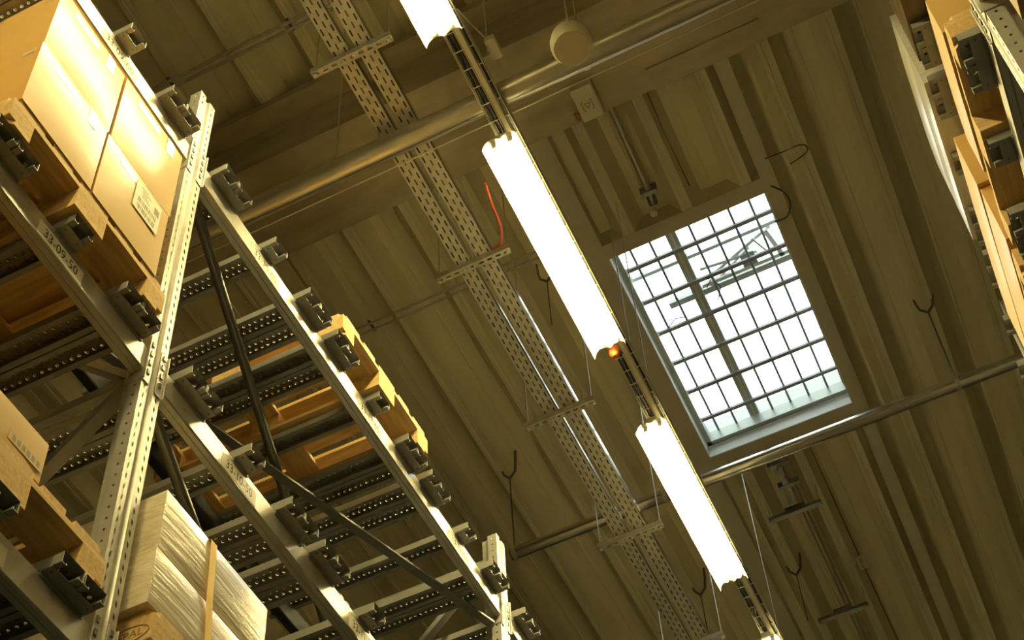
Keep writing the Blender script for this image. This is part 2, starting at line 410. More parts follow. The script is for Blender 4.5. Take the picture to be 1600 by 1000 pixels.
# wire basket tray with cables above the lamp row
BZ = 7.185
bk = thing('cable_basket', 'wire basket tray with dark cables running above the lamp row', 'cable tray', (LX, 5.0, BZ))
y0b, y1b = -5.0, 20.0
for x, z in ((-1.406, 0.04), (-1.406, 0.0), (-1.356, 0.0), (-1.301, 0.0), (-1.301, 0.04)):
    part(MB().tube([(x, y0b, BZ + z), (x, y1b, BZ + z)], 0.0035, 6), 'long_wire', WIRE, bk)
yy = 1.0
while yy < 10.5:
    part(MB().tube([(-1.406, yy, BZ + 0.04), (-1.406, yy, BZ), (-1.301, yy, BZ), (-1.301, yy, BZ + 0.04)], 0.003, 5), 'cross_wire', WIRE, bk)
    yy += 0.098
part(MB().box(-1.345, -1.322, y0b, y1b, BZ - 0.035, BZ - 0.004), 'mounting_rail', CREAM, bk)
for x, r in ((-1.394, 0.008), (-1.375, 0.008), (-1.315, 0.008), (-1.307, 0.005)):
    part(MB().tube([(x, y0b, BZ + 0.013), (x + 0.004, 4.0, BZ + 0.013), (x, 6.0, BZ + 0.013), (x + 0.003, y1b, BZ + 0.013)], r, 6), 'cable', BLACK, bk)

# steel wires that carry the lamp row
for i, (x, y, z0, z1) in enumerate([(-1.30, 7.46, 7.19, 8.995), (-1.394, 5.331, 7.21, 9.1), (-1.285, 5.169, 7.19, 9.16), (-1.262, 3.130, 7.21, 9.1)]):
    lab = ['thin bright wire rising from the lowest lamp to the roof', 'thin wire beside the lower end of the long lamp', 'thin wire crossing the corner of the skylight',
           'thin wire rising beside the topmost lamp'][i]
    solo(MB().tube([(x, y, z0), (x, y, z1)], 0.0035, 6), 'suspension_wire', WIRE, lab, 'wire', (x, y, z0), 'lamp row suspension wires')

# small junction box by the basket
jb = thing('junction_box', 'small beige junction box beside the basket tray near the top', 'junction box', (-1.233, 3.168, 7.266))
part(MB().box(-1.268, -1.217, 3.106, 3.211, 7.27, 7.322), 'body', CREAM, jb, bevel=0.004)
part(MB().tube([(-1.252, 3.111, 7.294), (-1.28, 3.007, 7.275), (-1.292, 2.874, 7.19)], 0.004, 6), 'cable', CREAM, jb)
pg = thing('orange_plug', 'orange plastic plug hanging at the end of the long lamp', 'plug', (-1.366, 4.894, 7.5))
part(MB().lathe([(0.012, -0.05), (0.028, -0.035), (0.03, 0.0), (0.027, 0.035), (0.012, 0.045)], (-1.377, 4.904, 7.1), 14), 'body', ORANGE, pg, True)
part(MB().tube([(-1.377, 4.904, 7.142), (-1.366, 4.951, 7.161), (-1.356, 4.989, 7.175)], 0.006, 6), 'cable', BLACK, pg)

# ================================================================== CABLE TRAYS
def cable_tray(x0, x1, label):
    z = 7.40; ya, yb = 1.0, 12.4
    t = thing('cable_tray', label, 'cable tray', ((x0 + x1) / 2, ya, z), 'pair of perforated trays')
    n = int((yb - ya) / 0.062)
    part(MB().slots((x0, ya, z), (0, yb - ya, 0), (x1 - x0, 0, 0), n, [0.03, 0.34, 0.66, 0.97], 0.56, 0.085, [0.0, 0.5, 0.0])
         .quad((x0, ya, z), (x0 + 0.03 * (x1 - x0), ya, z), (x0 + 0.03 * (x1 - x0), yb, z), (x0, yb, z))
         .quad((x0 + 0.97 * (x1 - x0), ya, z), (x1, ya, z), (x1, yb, z), (x0 + 0.97 * (x1 - x0), yb, z)), 'perforated_floor', TRAYM, t)
    for x, s in ((x0, 1), (x1, -1)):
        part(MB().box(x, x + s * 0.0015, ya, yb, z, z + 0.055).box(x, x + s * 0.012, ya, yb, z + 0.055, z + 0.0565), 'side_wall', TRAYS, t)
    for k, (dx, r) in enumerate(((0.018, 0.011), (0.042, 0.013), (0.068, 0.010), (0.082, 0.008))):
        part(MB().tube([(x0 + dx, ya, z + r + 0.004), (x0 + dx + 0.004, 4, z + r + 0.004), (x0 + dx, 8, z + r + 0.004), (x0 + dx, yb, z + r + 0.004)], r, 6), 'cable', [BLACK, BINK, BLACK, DSTEEL][k], t)
cable_tray(-1.855, -1.764, 'perforated steel cable tray nearer to the lamp row')
cable_tray(-1.976, -1.888, 'perforated steel cable tray nearer to the left racks')
HY = [2.926, 4.232, 5.354, 6.417, 7.512]
HLAB = ['slotted strut under the cable trays, topmost in the picture', 'slotted strut under the cable trays with a red cable on it', 'dark strut under the cable trays level with the skylight grille',
        'dark strut under the trays just below the lower cross pipe', 'strut under the cable trays at the bottom edge of the picture', 'strut under the trays beyond the bottom edge', 'strut under the trays beyond the bottom edge']
for i, y in enumerate(HY):
    z = 7.357
    t = thing('tray_hanger', HLAB[i], 'hanger', (-1.88, y, z), 'struts carrying the cable trays')
    x0, x1 = -2.101, -1.662
    part(MB().slots((x0, y - 0.02, z), (x1 - x0, 0, 0), (0, 0.04, 0), 9, [0, 1], 0.55, 0.30)
         .box(x0, x1, y - 0.02, y - 0.018, z, z + 0.04).box(x0, x1, y + 0.018, y + 0.02, z, z + 0.04), 'strut', TRAYM, t)
    for x in (x0 + 0.018, x1 - 0.018):
        part(MB().tube([(x, y, z - 0.02), (x, y, 9.0)], 0.004, 6), 'threaded_rod', WIRE, t)
        part(MB().lathe([(0.010, -0.014), (0.011, -0.012), (0.011, -0.002), (0.010, 0.0)], (x, y, z), 6), 'nut', WIRE, t)
    for x in (-1.872, -1.93):
        part(MB().lathe([(0.004, -0.008), (0.009, -0.006), (0.010, 0.0)], (x, y, z), 8), 'bolt', WIRE, t)
solo(MB().tube(curve([(-1.575, 3.747, 7.209), (-1.612, 3.889, 7.284), (-1.646, 4.079, 7.36), (-1.698, 4.192, 7.398), (-1.757, 4.221, 7.413)]), 0.008, 8), 'power_cable', RED,
     'red cable looping from the tray strut towards the long lamp', 'cable', (-1.66, 4.2, 7.7), smooth=True)

# ================================================================== PIPES
def pipe(name, label, pts, r, mt, clamps=(), axis='x', loc=None):
    t = thing(name, label, 'pipe', loc or pts[0])
    part(MB().tube(pts, r, 20), 'pipe', mt, t, True)
    for c in clamps:
        a, b = (Vector(c), Vector(c))
        d = Vector((0.014, 0, 0)) if axis == 'x' else Vector((0, 0.014, 0))
        part(MB().tube([a - d, b + d], r + 0.004, 18), 'clamp', PIPE, t, True)
    return t
P1Y, P1Z = 3.393, 7.294
p1 = pipe('cross_pipe', 'thick steel pipe crossing under the concrete beam near the top', [(-7.0, P1Y, P1Z), (6.5, P1Y, P1Z)], 0.059, PIPE, [(-2.238, P1Y, P1Z), (-0.88, P1Y, P1Z), (0.6, P1Y, P1Z)])
part(MB().tube([(-7, P1Y + 0.02, P1Z - 0.0595), (6.5, P1Y + 0.02, P1Z - 0.0595)], 0.0022, 5), 'seam', DSTEEL, p1)
part(MB().tube([(-7, P1Y + 0.10, P1Z - 0.02), (6.5, P1Y + 0.10, P1Z - 0.02)], 0.004, 6), 'side_wire', WIRE, p1)
for x in (-2.238, -0.88, 0.6):
    part(MB().tube([(x, P1Y, P1Z + 0.06), (x, P1Y, 9.0)], 0.005, 6), 'hanger_rod', WIRE, p1)
P2Y, P2Z = 6.825, 8.10
p2 = pipe('cross_pipe', 'slim steel pipe crossing below the lower edge of the skylight', [(-2.86, P2Y, P2Z), (6.5, P2Y, P2Z)], 0.045, WPIPE, [(-2.83, P2Y, P2Z), (-1.72, P2Y, P2Z), (0.285, P2Y, P2Z), (2.6, P2Y, P2Z)])
for x in (-2.83, 0.285, 2.6):
    part(MB().tube([(x, P2Y, P2Z + 0.04), (x, P2Y, 8.893)], 0.005, 6), 'hanger_rod', DSTEEL, p2)
# thin paired conduits across the roof ribs
def conduit_pair(y, z, x0, x1, label, gap=0.035, r=0.011):
    t = thing('conduit_pair', label, 'conduit', ((x0 + x1) / 2, y, z))
    for d in (0, gap):
        part(MB().tube([(x0, y + d, z), (x1, y + d, z)], r, 8), 'conduit', TRAYM, t, True)
    for x in [x0 + 0.3 + k * 0.8 for k in range(int((x1 - x0) / 0.8))]:
        part(MB().box(x - 0.01, x + 0.01, y - 0.02, y + gap + 0.02, z + r, z + r + 0.006), 'saddle', DSTEEL, t)
conduit_pair(3.20, 8.9, -6.0, -1.7, 'pair of thin conduits under the ribs at the upper left', 0.04, 0.011)
conduit_pair(5.24, 8.96, -4.2, -1.745, 'pair of thin conduits crossing the ribs behind the cable trays', 0.05, 0.008)
# sprinkler main along the ribs, broken by the skylight
sp = pipe('sprinkler_pipe', 'pipe running down to the upper edge of the skylight with a valve', [(-1.065, 4.36, 9.06), (-1.075, 5.20, 9.06)], 0.024, PIPE, [], 'y')
part(MB().box(-1.13, -1.02, 5.20, 5.23, 9.02, 9.10).tube([(-1.075, 5.20, 9.06), (-1.08, 5.31, 9.04)], 0.03, 10), 'bracket', DSTEEL, sp)
part(MB().lathe([(0.010, -0.05), (0.024, -0.04), (0.026, -0.01), (0.012, 0.0), (0.012, 0.03)], (-1.095, 5.33, 9.0), 12), 'sprinkler_head', CREAM, sp, True)
s2 = pipe('sprinkler_pipe', 'pipe running down from the lower edge of the skylight over dark struts', [(-1.02, 7.62, 8.95), (-1.035, 12.0, 8.95)], 0.024, PIPE, [], 'y')
part(MB().box(-1.13, -0.98, 7.60, 7.64, 8.9, 9.0).bar((-1.11, 7.6, 8.93), (-1.03, 7.85, 8.9), 0.03, 0.03).bar((-1.05, 7.62, 8.9), (-1.09, 8.0, 8.9), 0.03, 0.03).box(-1.12, -0.96, 7.80, 7.83, 8.88, 8.93), 'valve_linkage', DSTEEL, s2)
for i, y in enumerate((8.01, 9.19)):
    t = thing('pipe_strut', ['dark strut bar under the roof pipe just below the skylight', 'dark strut bar under the roof pipe near the bottom edge'][i], 'strut', (-1.065, y, 8.8), 'struts under the roof pipe')
    part(MB().box(-1.275, -0.868, y - 0.02, y + 0.02, 8.79, 8.82), 'bar', DSTEEL, t)
    part(MB().box(-1.14, -0.99, y - 0.035, y + 0.02, 8.82, 8.84), 'saddle', DSTEEL, t)
    for x in (-1.262, -0.882):
        part(MB().tube([(x, y, 8.77), (x, y, 9.0)], 0.005, 6), 'threaded_rod', WIRE, t)
        part(MB().lathe([(0.012, -0.03), (0.014, -0.02), (0.012, -0.005)], (x, y, 8.79), 8), 'nut', WIRE, t)
# thin red cable stapled along a rib right of the pipe
solo(MB().tube([(-0.83, 4.42, 9.06), (-0.84, 4.9, 9.05), (-0.83, 5.30, 9.06)], 0.006, 6), 'thin_cable', BINK, 'thin brown cable along the ribs above the skylight', 'cable', (-0.83, 4.9, 9.05))
solo(MB().tube([(-0.805, 7.58, 9.03), (-0.80, 8.9, 9.03), (-0.79, 10.5, 9.03), (-0.80, 13.0, 9.03)], 0.006, 6), 'thin_cable', BINK, 'thin brown cable along a rib passing the smoke detector', 'cable', (-0.8, 9.0, 9.03))

# smoke detector with a number plate
sd = thing('smoke_detector', 'round beige smoke detector on a rib near the bottom right', 'detector', (-0.88, 8.87, 9.0))
part(MB().lathe([(0.024, -0.045), (0.026, -0.030), (0.045, -0.026), (0.052, -0.012), (0.052, 0.002)], (-0.885, 8.87, 8.998), 24), 'body', CREAM, sd, True)
pl = part(MB().box(-0.832, -0.772, 8.84, 8.99, 8.985, 8.990), 'number_plate', CREAM, sd)
part(letters('1001-14', 0.042, (-0.802, 8.915, 8.9845), (0, 1, 0), (1, 0, 0), 0.82), 'number', INK, pl)

# loudspeaker drum, beam junction box
ls = thing('hanging_loudspeaker', 'round beige drum loudspeaker hanging in front of the thick pipe', 'loudspeaker', (-0.868, 3.185, 6.98))
GX, GY, GZ = -0.868, 3.185, 6.98
part(MB().lathe([(0.079, 0.0), (0.083, -0.004), (0.086, 0.0), (0.096, 0.028), (0.098, 0.055), (0.093, 0.09), (0.077, 0.125), (0.045, 0.148), (0.012, 0.156)], (GX, GY, GZ), 36), 'drum', CREAM, ls, True)
part(MB().lathe([(0.078, -0.001), (0.078, 0.003)], (GX, GY, GZ), 36), 'grille', BEIGE, ls)
part(MB().tube([(GX, GY, GZ + 0.155), (GX, GY, 9.0)], 0.004, 6), 'cord', CREAM, ls)
eb = thing('beam_junction_box', 'square cream junction box with a small emblem under the concrete beam', 'junction box', (-1.11, 4.2, 8.5))
part(MB().box(-1.175, -1.048, 4.10, 4.31, 8.47, 8.55), 'body', CREAM, eb, bevel=0.006)
em = MB()
cx_, cy_ = -1.112, 4.215
for a, b in (((-0.03, -0.028), (-0.03, 0.028)), ((0.03, -0.028), (0.03, 0.028)), ((-0.018, -0.014), (0.0, 0.020)), ((0.018, -0.014), (0.0, 0.020)), ((-0.014, -0.014), (0.014, -0.014)), ((-0.03, 0.028), (-0.02, 0.028)), ((0.03, 0.028), (0.02, 0.028)), ((-0.03, -0.028), (-0.02, -0.028)), ((0.03, -0.028), (0.02, -0.028))):
    em.bar((cx_ + a[0], cy_ + a[1], 8.469), (cx_ + b[0], cy_ + b[1], 8.469), 0.005, 0.001)
part(em, 'emblem', GINK, eb)
part(MB().tube([(-1.175, 4.27, 8.52), (-1.21, 4.26, 8.53), (-1.215, 4.33, 8.56), (-1.22, 4.40, 8.9)], 0.005, 6).tube([(-1.175, 4.29, 8.51), (-1.20, 4.31, 8.53), (-1.20, 4.40, 8.9)], 0.005, 6), 'cable', RED, eb)

# V-shaped clips on the ribs
def rib_clip(x, y, label, drop=0.0):
    t = thing('rib_clip', label, 'clip', (x, y, 8.9), 'V-shaped clips on the roof ribs')
    part(MB().tube([(x - 0.06, y, 9.14), (x - 0.055, y, 9.02), (x - 0.045, y, 8.96), (x, y, 8.90)], 0.008, 6), 'clip_arm', DSTEEL, t)
    part(MB().tube([(x + 0.07, y - 0.03, 9.14), (x + 0.065, y - 0.03, 9.03), (x + 0.045, y, 8.96), (x, y, 8.90)], 0.010, 6), 'clip_arm', DSTEEL, t)
    if drop: part(MB().tube([(x, y, 8.9), (x, y, 8.9 - drop)], 0.004, 6), 'drop_wire', DSTEEL, t)
rib_clip(-1.90, 5.44, 'V-shaped rib clip between the trays and the long lamp', 0.5)
rib_clip(-2.83, P2Y, 'V-shaped rib clip above the left end of the slim pipe')
rib_clip(0.285, P2Y, 'V-shaped rib clip above the slim pipe at the far right')
rib_clip(-2.02, 8.57, 'V-shaped rib clip left of the lowest full lamp', 0.6)
rib_clip(-1.285, 8.72, 'V-shaped rib clip right of the lowest full lamp', 0.5)
solo(MB().tube(curve([(-0.33, 5.30, 8.99), (-0.2, 5.30, 8.98), (-0.10, 5.29, 8.96), (-0.065, 5.33, 8.96), (-0.10, 5.37, 8.97), (-0.2, 5.40, 8.98)]), 0.004, 6), 'loose_wire', BLACK, 'loose wire loop on the ribs right above the skylight corner', 'wire', (-0.2, 5.3, 8.98))
solo(MB().tube(curve([(-0.36, 5.50, 9.0), (-0.30, 5.56, 8.96), (-0.29, 5.66, 8.96), (-0.34, 5.74, 8.97), (-0.42, 5.76, 9.0)]), 0.006, 6), 'loose_wire', BLACK, 'short dark cable bend at the right jamb of the skylight', 'wire', (-0.33, 5.6, 8.98))

# ================================================================== RACKS
LEV = {'low': 3.155, 'middle': 4.455, 'top': 5.83}
BH = 0.12                      # beam height
XL, XR = -2.238, 0.552         # rack fronts
UW, UD = 0.10, 0.052           # upright width and depth
BAYP = 2.80
UY = [2.357 + BAYP * k for k in range(-1, 3)]
RACKD = 0.99

def upright_profile(mb, s, xf, y0, z0, z1):
    """perforated upright; s=+1 when its front faces +x"""
    L_ = z1 - z0; n = int(L_ / 0.05)
    U = (0, 0, L_)
    w = 0.036
    # front flanges with keyhole slots
    mb.slots((xf, y0, z0), U, (0, w, 0), n, [0, 1], 0.42, 0.20, None, 0.10)
    mb.slots((xf, y0 + UW - w, z0), U, (0, w, 0), n, [0, 1], 0.42, 0.20, None, -0.10)
    g = 0.012 * s
    a, b = y0 + w, y0 + UW - w
    mb.quad((xf, a, z0), (xf - g, a + 0.005, z0), (xf - g, a + 0.005, z1), (xf, a, z1))
    mb.quad((xf - g, a + 0.005, z0), (xf - g, b - 0.005, z0), (xf - g, b - 0.005, z1), (xf - g, a + 0.005, z1))
    mb.quad((xf - g, b - 0.005, z0), (xf, b, z0), (xf, b, z1), (xf - g, b - 0.005, z1))
    # sides with round-ish holes, chamfered front edges
    for yy in (y0, y0 + UW):
        mb.slots((xf, yy, z0), U, (-s * 0.05, 0, 0), n, [0, 1], 0.20, 0.16)
    mb.box(xf - s * UD, xf - s * (UD - 0.003), y0, y0 + 0.028, z0, z1)
    mb.box(xf - s * UD, xf - s * (UD - 0.003), y0 + UW - 0.028, y0 + UW, z0, z1)
    for yy in (y0 + 0.026, y0 + UW - 0.028): mb.box(xf - s * UD, xf - s * 0.095, yy, yy + 0.002, z0, z1)
    mb.box(xf - s * 0.035, xf - s * 0.037, y0 + 0.002, y0 + UW - 0.002, z0, z1)
    return mb

def upright_frame(s, xf, y0, ztop, label, group, mt=None):
    mt = mt or STEEL
    t = thing('upright_frame', label, 'rack upright', (xf, y0 + UW / 2, FZ), group)
    part(upright_profile(MB(), s, xf, y0, FZ + 0.01, ztop), 'front_post', mt, t)
    xb = xf - s * (RACKD - UD)
    part(upright_profile(MB(), s, xb, y0, FZ + 0.01, ztop), 'rear_post', mt, t)
    part(MB().box(xf - s * 0.14, xf + s * 0.02, y0 - 0.03, y0 + UW + 0.03, FZ, FZ + 0.01), 'foot_plate', mt, t)
    part(MB().box(xb - s * 0.14, xb + s * 0.02, y0 - 0.03, y0 + UW + 0.03, FZ, FZ + 0.01), 'foot_plate', mt, t)
    # lacing: horizontals and diagonals between the posts
    yc = y0 + UW / 2
    xa_, xc_ = xf - s * 0.075, xb - s * 0.01
    nodes = [(k, 4.38 + 0.90 * k) for k in range(-6, 3) if FZ + 0.1 < 4.38 + 0.90 * k < ztop - 0.05]
    for (k, z), nx in zip(nodes, nodes[1:] + [None]):
        if k % 2 == 0: part(MB().bar((xa_, yc, z), (xc_, yc, z), 0.03, 0.045), 'lacing_bar', SHADE_STEEL if mt is STEEL else mt, t)
        if nx:
            p, q = ((xa_, yc, z), (xc_, yc, nx[1])) if k % 2 == 0 else ((xc_, yc, z), (xa_, yc, nx[1]))
            part(MB().bar(p, q, 0.03, 0.045, (0, 1, 0)), 'lacing_bar', SHADE_STEEL if mt is STEEL else mt, t)
    return t
upright_frame(1, XL, UY[0], 6.30, 'galvanised rack upright behind the near end of the left rack', 'left rack uprights')
upright_frame(1, XL, UY[1], 6.30, 'tall perforated rack upright right of the yellow cartons', 'left rack uprights')
upright_frame(1, XL, UY[2], 6.33, 'distant perforated rack upright at the bottom centre', 'left rack uprights')
upright_frame(1, XL, UY[3], 6.30, 'rack upright beyond the bottom edge of the picture', 'left rack uprights')
RY = [2.374 + BAYP * k for k in range(-1, 3)]
upright_frame(-1, XR, RY[0], 6.60, 'rack upright above the top right corner, out of view', 'right rack uprights')
upright_frame(-1, XR, RY[1], 6.60, 'perforated rack upright in the top right corner', 'right rack uprights')
upright_frame(-1, XR, RY[2], 6.62, 'rack upright at the right edge above the slim pipe end', 'right rack uprights')

# beams with end connectors and place labels
def beam(s, xf, ya, yb, zt, label, group, connectors=(True, True), texts=(), mt=None):
    t = thing('shelf_beam', label, 'rack beam', (xf, (ya + yb) / 2, zt - BH), group)
    d = 0.05
    x0, x1 = xf, xf - s * d
    body = MB()
    prof = [(x0, zt - BH + 0.006), (x0 - s * 0.006, zt - BH), (x0 - s * 0.024, zt - BH), (x0 - s * 0.025, zt - BH + 0.004), (x0 - s * 0.026, zt - BH), (x1 + s * 0.004, zt - BH), (x1, zt - BH + 0.005), (x1, zt - 0.004), (x1 + s * 0.004, zt), (x0 - s * 0.006, zt), (x0, zt - 0.006)]
    n = len(prof)
    body.add([(x, ya, z) for x, z in prof] + [(x, yb, z) for x, z in prof], [(i, (i + 1) % n, n + (i + 1) % n, n + i) for i in range(n)] + [tuple(range(n)), tuple(range(2 * n - 1, n - 1, -1))])
    part(body, 'beam', mt or BEAMS, t)
    for c, y, q in ((connectors[0], ya, -1), (connectors[1], yb, 1)):
        if not c: continue
        cm = MB()
        # end plate across the beam end and hook plate lying on the post front
        cm.box(xf + s * 0.012, x1 - s * 0.004, y, y - q * 0.004, zt - 0.17, zt + 0.06)
        cm.box(xf + s * 0.004, xf + s * 0.001, y, y + q * 0.034, zt - 0.17, zt + 0.06)
        cp = part(cm, 'connector', STEEL, t, bevel=0.002)
        hk = MB()
        for k in range(4):
            zz = zt + 0.035 - k * 0.05
            hk.box(xf + s * 0.008, xf + s * 0.004, y + q * 0.012, y + q * 0.024, zz - 0.012, zz + 0.012)
        part(hk, 'hook', DSTEEL, cp)
    for (txt, yc) in texts:
        xs = xf + s * 0.0012
        lp = part(MB().box(xf + s * 0.0002, xf + s * 0.001, yc - 0.110, yc + 0.110, zt - BH + 0.012, zt - 0.036), 'place_label', PAPER, t)
        part(letters(txt, 0.062, (xs, yc, zt - BH / 2 - 0.011), (0, s, 0), (0, 0, 1), 0.75), 'place_number', INK, lp)
    return t
LNUM = {'low': '40', 'middle': '50', 'top': '60'}
POSC = lambda ya: [ya + 0.468, ya + 1.355, ya + 2.243]      # pallet centres inside a bay
for li, (lv, zt) in enumerate(LEV.items()):
    for k in range(3):
        ya, yb = UY[k] + UW, UY[k + 1]
        nm = [7, 10, 13][k]
        where = ['in the bay with the yellow cartons', 'between the two visible left uprights', 'beyond the distant left upright'][k]
        beam(1, XL, ya, yb, zt, f'{lv} front beam of the left rack {where}', 'left rack front beams', (True, True),
             [(f'33-{nm + i:02d}-{LNUM[lv]}', c + 0.0) for i, c in enumerate(POSC(ya))])
        beam(-1, XL - RACKD, ya, yb, zt, f'{lv} rear beam of the left rack {where}', 'left rack rear beams', (False, False), (), SHADE_BLACK)
for lv in ('low', 'middle', 'top'):
    for k in (0, 1, 2):
        ya, yb = RY[k] + UW, (RY[k + 1] if k < 3 else RY[k] + BAYP)
        where = ['above the top right corner', 'between the right hand uprights', 'beyond the right edge upright'][k]
        beam(-1, XR, ya, yb, LEV[lv], f'{lv} front beam of the right rack {where}', 'right rack front beams')
        beam(1, XR + RACKD, ya, yb, LEV[lv], f'{lv} rear beam of the right rack {where}', 'right rack rear beams', (False, False))

# flat horizontal bracing under the shelves of the middle bay
for lv, dz in (('top', -0.14), ('middle', -0.135), ('low', -0.135)):
    z = LEV[lv] + dz
    A0, A1 = (XL - 0.07, UY[1] + UW + 0.06, z), (-3.14, UY[2] - 0.02, z)
    B0, B1 = (XL - 0.04, UY[2] - 0.03, z - 0.05), (-3.14, UY[1] + UW + 0.08, z - 0.05)
    solo(MB().tube([A0, A1], 0.022, 10), 'brace_tube', DSTEEL, f'dark brace tube under the {lv} shelf of the left rack', 'brace', A0, 'shelf braces', True)
    solo(MB().bar(B0, B1, 0.045, 0.012), 'brace_bar', DSTEEL, f'flat brace bar under the {lv} shelf of the left rack', 'brace', B0, 'shelf braces')

# pallet supports: punched channels lying across the beams with a front plate
SH, STIP, SLEN = 0.046, 0.072, 1.16
def channel_mesh(mb, s, y0, w):
    xt = 0.0; xe = -s * SLEN
    a, b = min(xt, xe), max(xt, xe)
    mb.punched(a, b, y0 + 0.004, y0 + w - 0.004, SH, 0.030, 3, 0.0068, 0.006)
    for yy, q in ((y0, 1), (y0 + w, -1)):
        mb.quad((a, yy + q * 0.004, SH), (b, yy + q * 0.004, SH), (b, yy, SH - 0.006), (a, yy, SH - 0.006))
        mb.box(a, b, yy, yy + q * 0.0022, 0.003, SH - 0.006)
        mb.box(a, b, yy, yy + q * 0.020, 0.001, 0.003)
        mb.box(a, b, yy + q * 0.018, yy + q * 0.020, 0.003, 0.010)
    return mb
CH = {}
def make_support(s, double):
    t = thing('pallet_support', '', 'pallet support')
    if double:
        w = 0.092
        part(channel_mesh(MB(), s, -0.0945, w), 'channel', SHADE_STEEL, t); part(channel_mesh(MB(), s, 0.0025, w), 'channel', SHADE_STEEL, t)
        hw = 0.0945
    else:
        part(channel_mesh(MB(), s, -0.046, 0.092), 'channel', SHADE_STEEL, t); hw = 0.046
    a = -s * 0.028; b = -s * (STIP - 0.004)
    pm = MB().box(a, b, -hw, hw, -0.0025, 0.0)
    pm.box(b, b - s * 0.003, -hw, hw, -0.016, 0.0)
    pl = part(pm, 'front_plate', SHADE_STEEL, t)
    for yy in (-hw + 0.016, hw - 0.016):
        part(MB().lathe([(0.004, -0.0045), (0.0045, -0.003), (0.0045, -0.0024)], (-s * 0.045, yy, 0), 8), 'rivet', DSTEEL, pl)
    return t
SUP = {(s, d): (make_support(s, d), [False]) for s in (1, -1) for d in (True, False)}
OFF = [(-0.325, True), (0.0, False), (0.325, True)]
def supports(s, xf, lv, centres, rack, ordinal0, upname):
    n = ordinal0
    for c in centres:
        for dy, dbl in OFF:
            proto, usd = SUP[(s, dbl)]
            lab = f"{ORD[n]} pallet support, {'double' if dbl else 'single'}, on {lv} beam of {rack} {upname}"
            place(proto, usd, (xf + s * STIP, c + dy, LEV[lv] + 0.001), lab, f'{rack} pallet supports')
            n += 1
c0, c1, c2 = (POSC(UY[k] + UW) for k in range(3))
for lv in LEV:
    supports(1, XL, lv, c0[1:], 'left rack carton bay', 3, 'from the near end')
supports(1, XL, 'top', c1, 'left rack middle bay', 0, 'from tall upright')
supports(1, XL, 'middle', c1, 'left rack middle bay', 0, 'from tall upright')
supports(1, XL, 'low', c1[:2], 'left rack middle bay', 0, 'from tall upright')
supports(1, XL, 'top', c2[:2], 'left rack far bay', 0, 'past distant upright')
supports(1, XL, 'middle', c2[:1], 'left rack far bay', 0, 'past distant upright')
r1 = POSC(RY[1] + UW); r2 = POSC(RY[2] + UW)
supports(-1, XR, 'middle', r1, 'right rack', 0, 'from corner upright')
supports(-1, XR, 'top', r1, 'right rack', 0, 'from corner upright')
supports(-1, XR, 'top', r2[:1], 'right rack far bay', 0, 'past edge upright')

# ------------------------------------------------------------------ pallets
PD, PWD = 1.2, 0.8
def make_pallet(s):
    """Euro pallet, short side at x=0 facing s; y centred; z from 0"""
    t = thing('wooden_pallet', '', 'pallet')
    def X(v): return -s * v
    ch = 0.03
    def chamf(x0, x1, y0, y1, z0, z1, lo, hi):
        # board along x with chamfered outer corners on low/high y side
        xa, xb = x0, x1
        poly = []
        poly += [(X(xa + (ch if lo else 0)), y0)] + ([(X(xa), y0 + ch)] if lo else [])
        poly += ([(X(xa), y1 - ch)] if hi else []) + [(X(xa + (ch if hi else 0)), y1)]
        poly += [(X(xb - (ch if hi else 0)), y1)] + ([(X(xb), y1 - ch)] if hi else [])
        poly += ([(X(xb), y0 + ch)] if lo else []) + [(X(xb - (ch if lo else 0)), y0)]
        if s < 0: poly = poly[::-1]
        return MB().prism_z(poly, z0, z1)
    tops = [(-0.4, -0.255, 1, 0), (-0.2125, -0.1125, 0, 0), (-0.0725, 0.0725, 0, 0), (0.1125, 0.2125, 0, 0), (0.255, 0.4, 0, 1)]
    for a, b, lo, hi in tops: part(chamf(0, PD, a, b, 0.122, 0.144, lo, hi), 'top_board', WOOD, t)
    for x in (0.0, 0.5275, 1.055): part(MB().box(X(x), X(x + 0.145), -0.4, 0.4, 0.100, 0.122), 'stringer_board', WOODY, t)
    for x in (0.0, 0.5275, 1.055):
        for a, b in ((-0.4, -0.3), (-0.0725, 0.0725), (0.3, 0.4)):
            part(MB().box(X(x), X(x + 0.145), a, b, 0.022, 0.100), 'block', BLOCK, t)
    for a, b, lo, hi in ((-0.4, -0.3, 1, 0), (-0.0725, 0.0725, 0, 0), (0.3, 0.4, 0, 1)): part(chamf(0, PD, a, b, 0.0, 0.022, lo, hi), 'bottom_board', WOOD, t)
    return t
PAL = {s: (make_pallet(s), [False]) for s in (1, -1)}
PZ = SH + 0.002
def pallet(s, xfront, yc, lv, label, group):
    proto, u = PAL[s]
    return place(proto, u, (xfront, yc, LEV[lv] + PZ), label, group)
PXL = -2.155
pallet(1, PXL, c0[2], 'middle', 'wooden pallet under the four yellow cartons', 'left rack pallets')
pallet(1, PXL - 0.02, c0[2], 'low', 'wooden pallet under the small yellow carton at the lower left', 'left rack pallets')
pallet(1, PXL, c1[1], 'top', 'empty wooden pallet on the top shelf of the left rack', 'left rack pallets')
wp = pallet(1, PXL - 0.015, c1[0], 'low', 'wooden pallet under the film-wrapped load with the yellow strap', 'left rack pallets')
pallet(1, PXL - 0.02, c0[1], 'middle', 'wooden pallet beyond the left picture edge on the middle shelf', 'left rack pallets')
PXR = 0.470
pallet(-1, PXR, r1[0], 'middle', 'wooden pallet under the flat carton in the right rack', 'right rack pallets')
pallet(-1, PXR, r1[1], 'middle', 'wooden pallet under the two stacked cartons in the right rack', 'right rack pallets')
PT = PZ + 0.144 + 0.001
